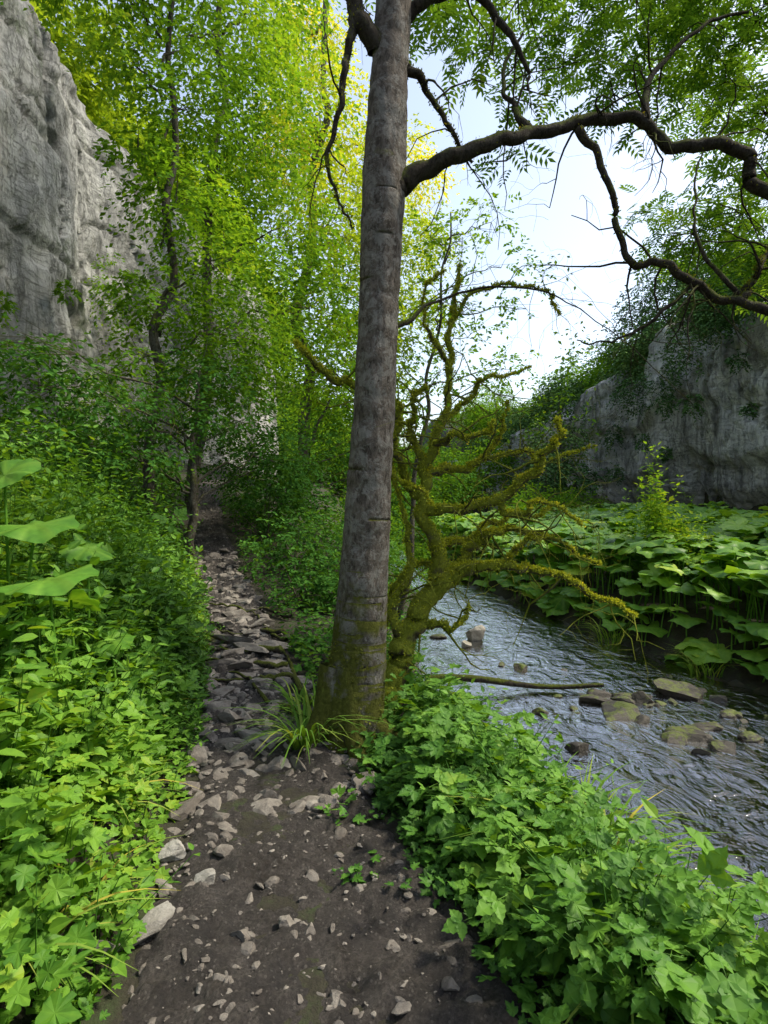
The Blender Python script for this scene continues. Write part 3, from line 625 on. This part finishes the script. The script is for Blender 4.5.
herbs(rb,scat(360,lambda y:(le(y)-.7,le(y)+.05),1.4,4.2,1.5),.08,.4,4,.09,TL,.5,stem=0,lean=.5)
herbs(rb,scat(260,lambda y:(le(y)-.6,le(y)+.1),1.6,4.4,1.5),.2,.55,6,.07,TO,.6,stem=1,lean=.4)
herbs(rb,scat(20,lambda y:(pc(y)+pw(y)-.35,pc(y)+pw(y)+.1),2.2,3.0,1.3),.03,.08,2,.06,TL,.65,stem=0)
rb.obj('raspberry_patch',[L_rasp])
def grass(name,centres,leafm,tint=.5):
    mb=MB()
    for (x,y,rad,n,L,up) in centres:
        a=rng.uniform(0,6.28,n);q=rad*np.sqrt(rng.uniform(0,1,n));px=x+q*np.cos(a);py=y+q*np.sin(a)
        P=np.stack([px,py,hgt(px,py)-.01],-1);az=a+rng.normal(0,.5,n)
        D=np.stack([np.cos(az),np.sin(az),rng.uniform(up*.6,up*1.5,n)],-1)
        N=nrm(np.stack([np.cos(az)*.6,np.sin(az)*.6,np.full(n,.8)],-1)*[-1,-1,1])
        leaves(mb,TB,P,D,N,L*rng.uniform(.5,1.15,n),tint+rng.normal(0,.2,n),0)
    return mb.obj(name,[leafm])
grass('grass_tuft',[(-.50,3.6,.07,90,.55,2.4),(-.46,3.9,.08,60,.5,2),(-.62,4.2,.06,40,.45,1.8)],L_gr,.45)
grass('grass_tuft',[(1.25,3.2,.25,200,.7,2.8),(1.0,2.5,.2,110,.65,2.4),(1.35,3.9,.2,120,.7,3),(.95,1.9,.2,80,.5,2),(1.6,2.4,.3,160,.65,2.6),(1.2,1.6,.2,60,.4,2)],L_gr,.5)
grass('grass_tuft',[(-1.15,1.75,.08,45,.4,1.4),(-1.3,2.6,.08,30,.4,1.2),(-1.55,3.6,.1,30,.35,1.6),(-1.1,2.1,.06,25,.35,1.2),(-1.95,5.6,.1,40,.35,1.6)],L_gr,.75)
grass('dry_grass_clump',[(4.6,14.2,.45,300,1.1,3.2)],L_dry)
grass('river_reed',[(1.7,4.1,.15,70,.5,3),(2.2,6.9,.1,40,.4,3),(3.6,8.9,.25,80,.55,3),(4.1,7.2,.2,80,.5,3),(3.1,6.2,.06,15,.4,3)],L_gr)
mw=MB();herbs(mw,np.stack([rng.normal(5.0,.32,120),rng.normal(10.2,.35,120)],-1),1.2,1.8,18,.11,TD,.6,stem=1,lean=.12);mw.obj('meadowsweet',[L_maple])
# ---------- butterbur ----------
BT=[T_bb(i) for i in range(5)]
def butterbur(name,P,R,tilt,tint,back=-.05,sd=.26):
    mb=MB();n=len(P);k=rng.integers(0,5,n)
    az=rng.normal(-1.57,1.6,n);D=np.stack([np.cos(az),np.sin(az),-tilt*rng.uniform(.3,1.6,n)],-1)
    N=nrm(np.stack([rng.normal(0,sd,n),rng.normal(back,sd,n),np.ones(n)],-1))
    for q in range(5):
        m=k==q;leaves(mb,BT[q],P[m],D[m],N[m],R[m],tint[m],0,True)
    for i in range(n):
        b=np.array([P[i,0]+rng.normal(0,.08),P[i,1]+rng.normal(0,.08),0]);b[2]=hgt(b[0],b[1])-.05
        tube(mb,np.array([b,(b+P[i])/2+[0,0,.05],P[i]]),[.011,.009,.006],5,0,.5)
    mb.obj(name,[L_bb])
n=2700;y=rng.uniform(4.5,24,n);x=re(y)+.12+rng.uniform(0,1,n)**1.1*(10.5-re(y)*.9)
k=(np.hypot(x-5.0,y-10.2)>.25);x,y=x[k],y[k]
edge=sst(0,.9,x-re(y));z=hgt(x,y)+(.15+.68*edge)*rng.uniform(.65,1.22,len(x))+.16*vn(x*.8,y*.8,s=4)
butterbur('butterbur_patch',np.stack([x,y,z],-1),rng.uniform(.12,.31,len(x)),.15,np.clip(.52+rng.normal(0,.25,len(x)),0,1))
P=np.array([W(48,580,2.6),W(35,525,3.0),W(88,548,3.3),W(5,475,3.1),W(12,625,2.5),W(110,640,3.2),W(70,600,2.9)]);butterbur('butterbur_plant',P,np.array([.20,.20,.15,.17,.13,.12,.14]),.3,np.array([.4,.3,.25,.35,.45,.4,.3]),-.42,.2)
P=np.array([[.35,5.0,.3],[.15,5.3,.35],[.5,5.6,.1],[.1,4.7,.2],[-.1,5.1,.3]]);P[:,2]=hgt(P[:,0],P[:,1])+.22;butterbur('butterbur_plant',P,np.array([.14,.12,.13,.1,.12]),.3,np.full(5,.5))
# ---------- stones ----------
def ico(n):
    bpy.ops.mesh.primitive_ico_sphere_add(subdivisions=n,radius=1);o=bpy.context.object
    a=np.array([v.co[:] for v in o.data.vertices]);b=np.array([p.vertices[:] for p in o.data.polygons]);me=o.data;bpy.data.objects.remove(o);bpy.data.meshes.remove(me);return a,b
IV,IF=ico(4);IV2,IF2=ico(2)
def rock(mb,c,s,rot=0,hi=True,cuts=9,mat=0,tilt=.12):
    V=(IV if hi else IV2).copy();Fc=IF if hi else IF2
    for q in range(cuts):
        nn=nrm(rng.normal(0,1,3));cc=rng.uniform(.4,.8);d=V@nn;V=V-np.maximum(d-cc,0)[:,None]*nn
    V*=1+.14*fbm(V[:,0]*2.5+c[0]*7,V[:,1]*2.5+c[1]*5,V[:,2]*2.5,s=6)[:,None]
    V=V*np.array(s);a=rot;R=np.array([[math.cos(a),-math.sin(a),0],[math.sin(a),math.cos(a),0],[0,0,1]])
    tl=rng.normal(0,tilt);R2=np.array([[1,0,0],[0,math.cos(tl),-math.sin(tl)],[0,math.sin(tl),math.cos(tl)]])
    mb.add(V@R2.T@R.T+np.array(c),Fc,rng.uniform(),1.,mat,False)
ps=MB()
N_=3200;y_=1.1+rng.uniform(0,1,N_)**1.5*10;u_=rng.uniform(-1,1,N_);q_=rng.uniform(0,1,N_)<.12;u_=np.where(q_,-np.abs(u_)**.4,u_)
x_=pc(y_)+u_*pw(y_)*.98;z_=psurf(x_,y_)+.02*u_*u_-.1*sst(.75,1.25,np.abs(u_))
for i in range(N_):
    s=rng.lognormal(math.log(.0088),.75);s=min(s,.055)
    rock(ps,(x_[i],y_[i],z_[i]-s*.12),(s*rng.uniform(.9,1.8),s*rng.uniform(.7,1.1),s*rng.uniform(.4,.7)),rng.uniform(0,3.14),False,7,tilt=.25)
N_=420;y_=2.9+6*rng.uniform(0,1,N_);u_=rng.uniform(-1.02,1.02,N_);x_=pc(y_)+u_*pw(y_);z_=psurf(x_,y_)
for i in range(N_):
    s=rng.uniform(.025,.09)
    rock(ps,(x_[i],y_[i],z_[i]-s*.2),(s*rng.uniform(1,1.9),s,s*rng.uniform(.45,.8)),rng.uniform(0,3.14),False,9,tilt=.4)
ps.obj('path_pebbles',[R_path])
sl=MB()
for px,py,w,h,dz in [(250,742,22,11,.03),(228,728,18,10,.03),(215,715,16,12,.03),(232,755,12,9,.02),(275,715,12,8,.03),(285,690,12,8,.04),(240,700,14,8,.04),(262,668,28,7,.06),(232,650,28,8,.06),(255,640,24,6,.05),(225,632,16,7,.05),(248,655,32,6,.08),(222,672,18,8,.04),(205,690,14,10,.04),(245,605,16,6,.04),(240,590,14,5,.04),(225,560,10,5,.03),(220,822,12,7,.01),(225,835,12,6,.01),(285,935,12,7,.01),(240,945,12,8,.01),(455,955,30,10,-.02),(310,942,8,6,.01),(195,765,12,10,.03),(205,745,10,10,.04),(270,655,30,6,.07),(238,618,20,7,.05),(262,628,20,6,.05),(215,648,14,6,.05),(272,682,18,6,.04),(252,720,14,7,.03),(220,700,16,8,.05),(258,690,20,7,.05),(245,675,24,7,.06),(232,660,24,6,.07),(180,800,12,8,.02)]:
    d=CH*F/(py-500)
    for it in range(12):
        x=(px-384)/F*d;d=.5*d+.5*min(14,(CH-float(hgt(x,d)))*F/(py-500))
    x=(px-384)/F*d
    rock(sl,(x,d,psurf(x,d)+dz*.35),(w/F*d*1.05,h/F*d*1.4,h/F*d*.8+.015),rng.normal(0,.5),True,14,tilt=.3)
for x,y,a,b,c,ro in [(-.86,2.05,.17,.05,.05,.95),(-.99,1.88,.09,.05,.04,.5),(-.74,2.32,.07,.05,.04,.3),(-1.02,1.72,.07,.05,.03,1.),(-.93,2.5,.08,.05,.04,.4)]:
    rock(sl,(x,y,float(hgt(x,y))+.04),(a,b,c),ro,True,12,1,tilt=.15)
sl.obj('path_rocks',[R_path,R_edge])
rv=MB()
def onw(px,py,zz=-.62):
    d=(CH-zz)*F/(py-500);return (px-384)/F*d,d
for px,py,w,h in [(620,712,36,9),(600,704,22,7),(672,697,28,15),(650,705,14,9),(522,672,12,5),(577,752,16,7),(540,716,12,6),(500,664,6,3),(690,740,26,9),(725,748,18,8),(752,742,12,6),(700,757,12,5),(432,708,30,16),(455,700,14,8),(733,715,12,5),(705,725,26,8),(642,724,16,6),(480,715,10,6),(560,700,6,3),(500,735,14,6),(440,640,8,5),(415,655,12,8)]:
    x,d=onw(px+rng.normal(0,3),py+rng.normal(0,2));rock(rv,(x,d,-.625),(w/F*d*rng.uniform(.85,1.15),max(h/F*d*1.6,w/F*d*rng.uniform(.4,.8)),h/F*d*1.2),rng.normal(0,.5),True,rng.integers(5,10),tilt=.2)
for i in range(240):
    d=rng.uniform(3,15);x=rng.uniform(le(d),re(d));s=rng.uniform(.04,.14);rock(rv,(x,d,-.76),(s*1.4,s,s*.9),rng.uniform(0,3),False,7)
for i in range(60):
    d=rng.normal(6.2,.5);x=rng.normal(3.3,.6);s=rng.lognormal(math.log(.04),.5);rock(rv,(x,d,-.63),(s*1.4,s,s*.7),rng.uniform(0,3),False,7)
rv.obj('river_stones',[R_riv])
pr=MB();x,d=onw(476,640);rock(pr,(x,d,-.55),(.19,.2,.2),.4,True,12,tilt=.3);x,d=onw(468,648);rock(pr,(x,d,-.58),(.1,.1,.08),.4,True,8);pr.obj('pale_boulder',[R_pale])
bk=MB()
for i in range(14):
    y=rng.uniform(3.9,6.2);x=le(y)-rng.uniform(0,.35);s=rng.uniform(.09,.2);rock(bk,(x,y,hgt(x,y)),(s*1.3,s,s*.7),rng.uniform(0,3),True,8)
bk.obj('bank_boulders',[R_riv])
lg=MB();a=np.array([*onw(425,690),-.5]);b=np.array([*onw(605,694),-.55])
P=a+(b-a)*np.linspace(0,1,20)[:,None];P[:,2]+=.03*np.sin(np.linspace(0,7,20));tube(lg,P,np.linspace(.05,.022,20),12,0,rough=.25)
lg.obj('fallen_log',[B_limb])
rt=MB()
for (x0,y0,x1,y1,r) in [(-.5,3.9,-1.3,4.9,.03),(-1.0,5.4,-1.9,5.6,.03),(-.9,5.0,-1.7,5.15,.03),(-1.05,5.9,-1.9,6.1,.025),(-.6,4.3,-1.0,5.6,.03),(-1.1,6.6,-2.1,6.9,.025),(-.8,4.7,-1.5,4.75,.03),(-1.0,5.6,-1.5,6.6,.02)]:
    t=np.linspace(0,1,24);x=x0+(x1-x0)*t+.09*fbm(t*4,t*0+x0,s=2);y=y0+(y1-y0)*t+.09*fbm(t*4,t*0+y0,s=5)
    tube(rt,np.stack([x,y,psurf(x,y)+.02+.02*np.sin(t*9)],-1),r*(1.1-.8*t),8,0,rough=.3)
rt.obj('tree_roots',[B_limb])
# ---------- camera, light ----------
sc=bpy.context.scene
cam=bpy.data.cameras.new('camera');co=bpy.data.objects.new('camera',cam);sc.collection.objects.link(co)
cam.sensor_fit='VERTICAL';cam.sensor_height=24;cam.lens=24*F/1024;cam.clip_end=2000;cam.clip_start=.02
co.location=(0,0,CH);co.rotation_euler=(math.radians(90-1.2),0,0);sc.camera=co
az=math.radians(82);el=math.radians(50)
w=bpy.data.worlds.new('World');sc.world=w;w.use_nodes=True;nt=w.node_tree
sk=nt.nodes.new('ShaderNodeTexSky');sk.sky_type='NISHITA';sk.sun_disc=False;sk.sun_elevation=el;sk.sun_rotation=az;sk.dust_density=2.2;sk.air_density=1.2
hs=nt.nodes.new('ShaderNodeHueSaturation');hs.inputs['Saturation'].default_value=.72;nt.links.new(sk.outputs[0],hs.inputs['Color'])
bg=nt.nodes['Background'];bg.inputs[1].default_value=.30;nt.links.new(hs.outputs[0],bg.inputs[0])
sl_=bpy.data.lights.new('sun','SUN');sl_.energy=5.0;sl_.angle=math.radians(7);sl_.color=(1,.92,.74)
so=bpy.data.objects.new('sun',sl_);sc.collection.objects.link(so)
so.rotation_euler=Vector((math.sin(az)*math.cos(el),math.cos(az)*math.cos(el),math.sin(el))).to_track_quat('Z','Y').to_euler()
sc.view_settings.view_transform='Standard';sc.view_settings.look='None';sc.view_settings.exposure=0
print('tris',sum(len(m.polygons) for m in bpy.data.meshes))
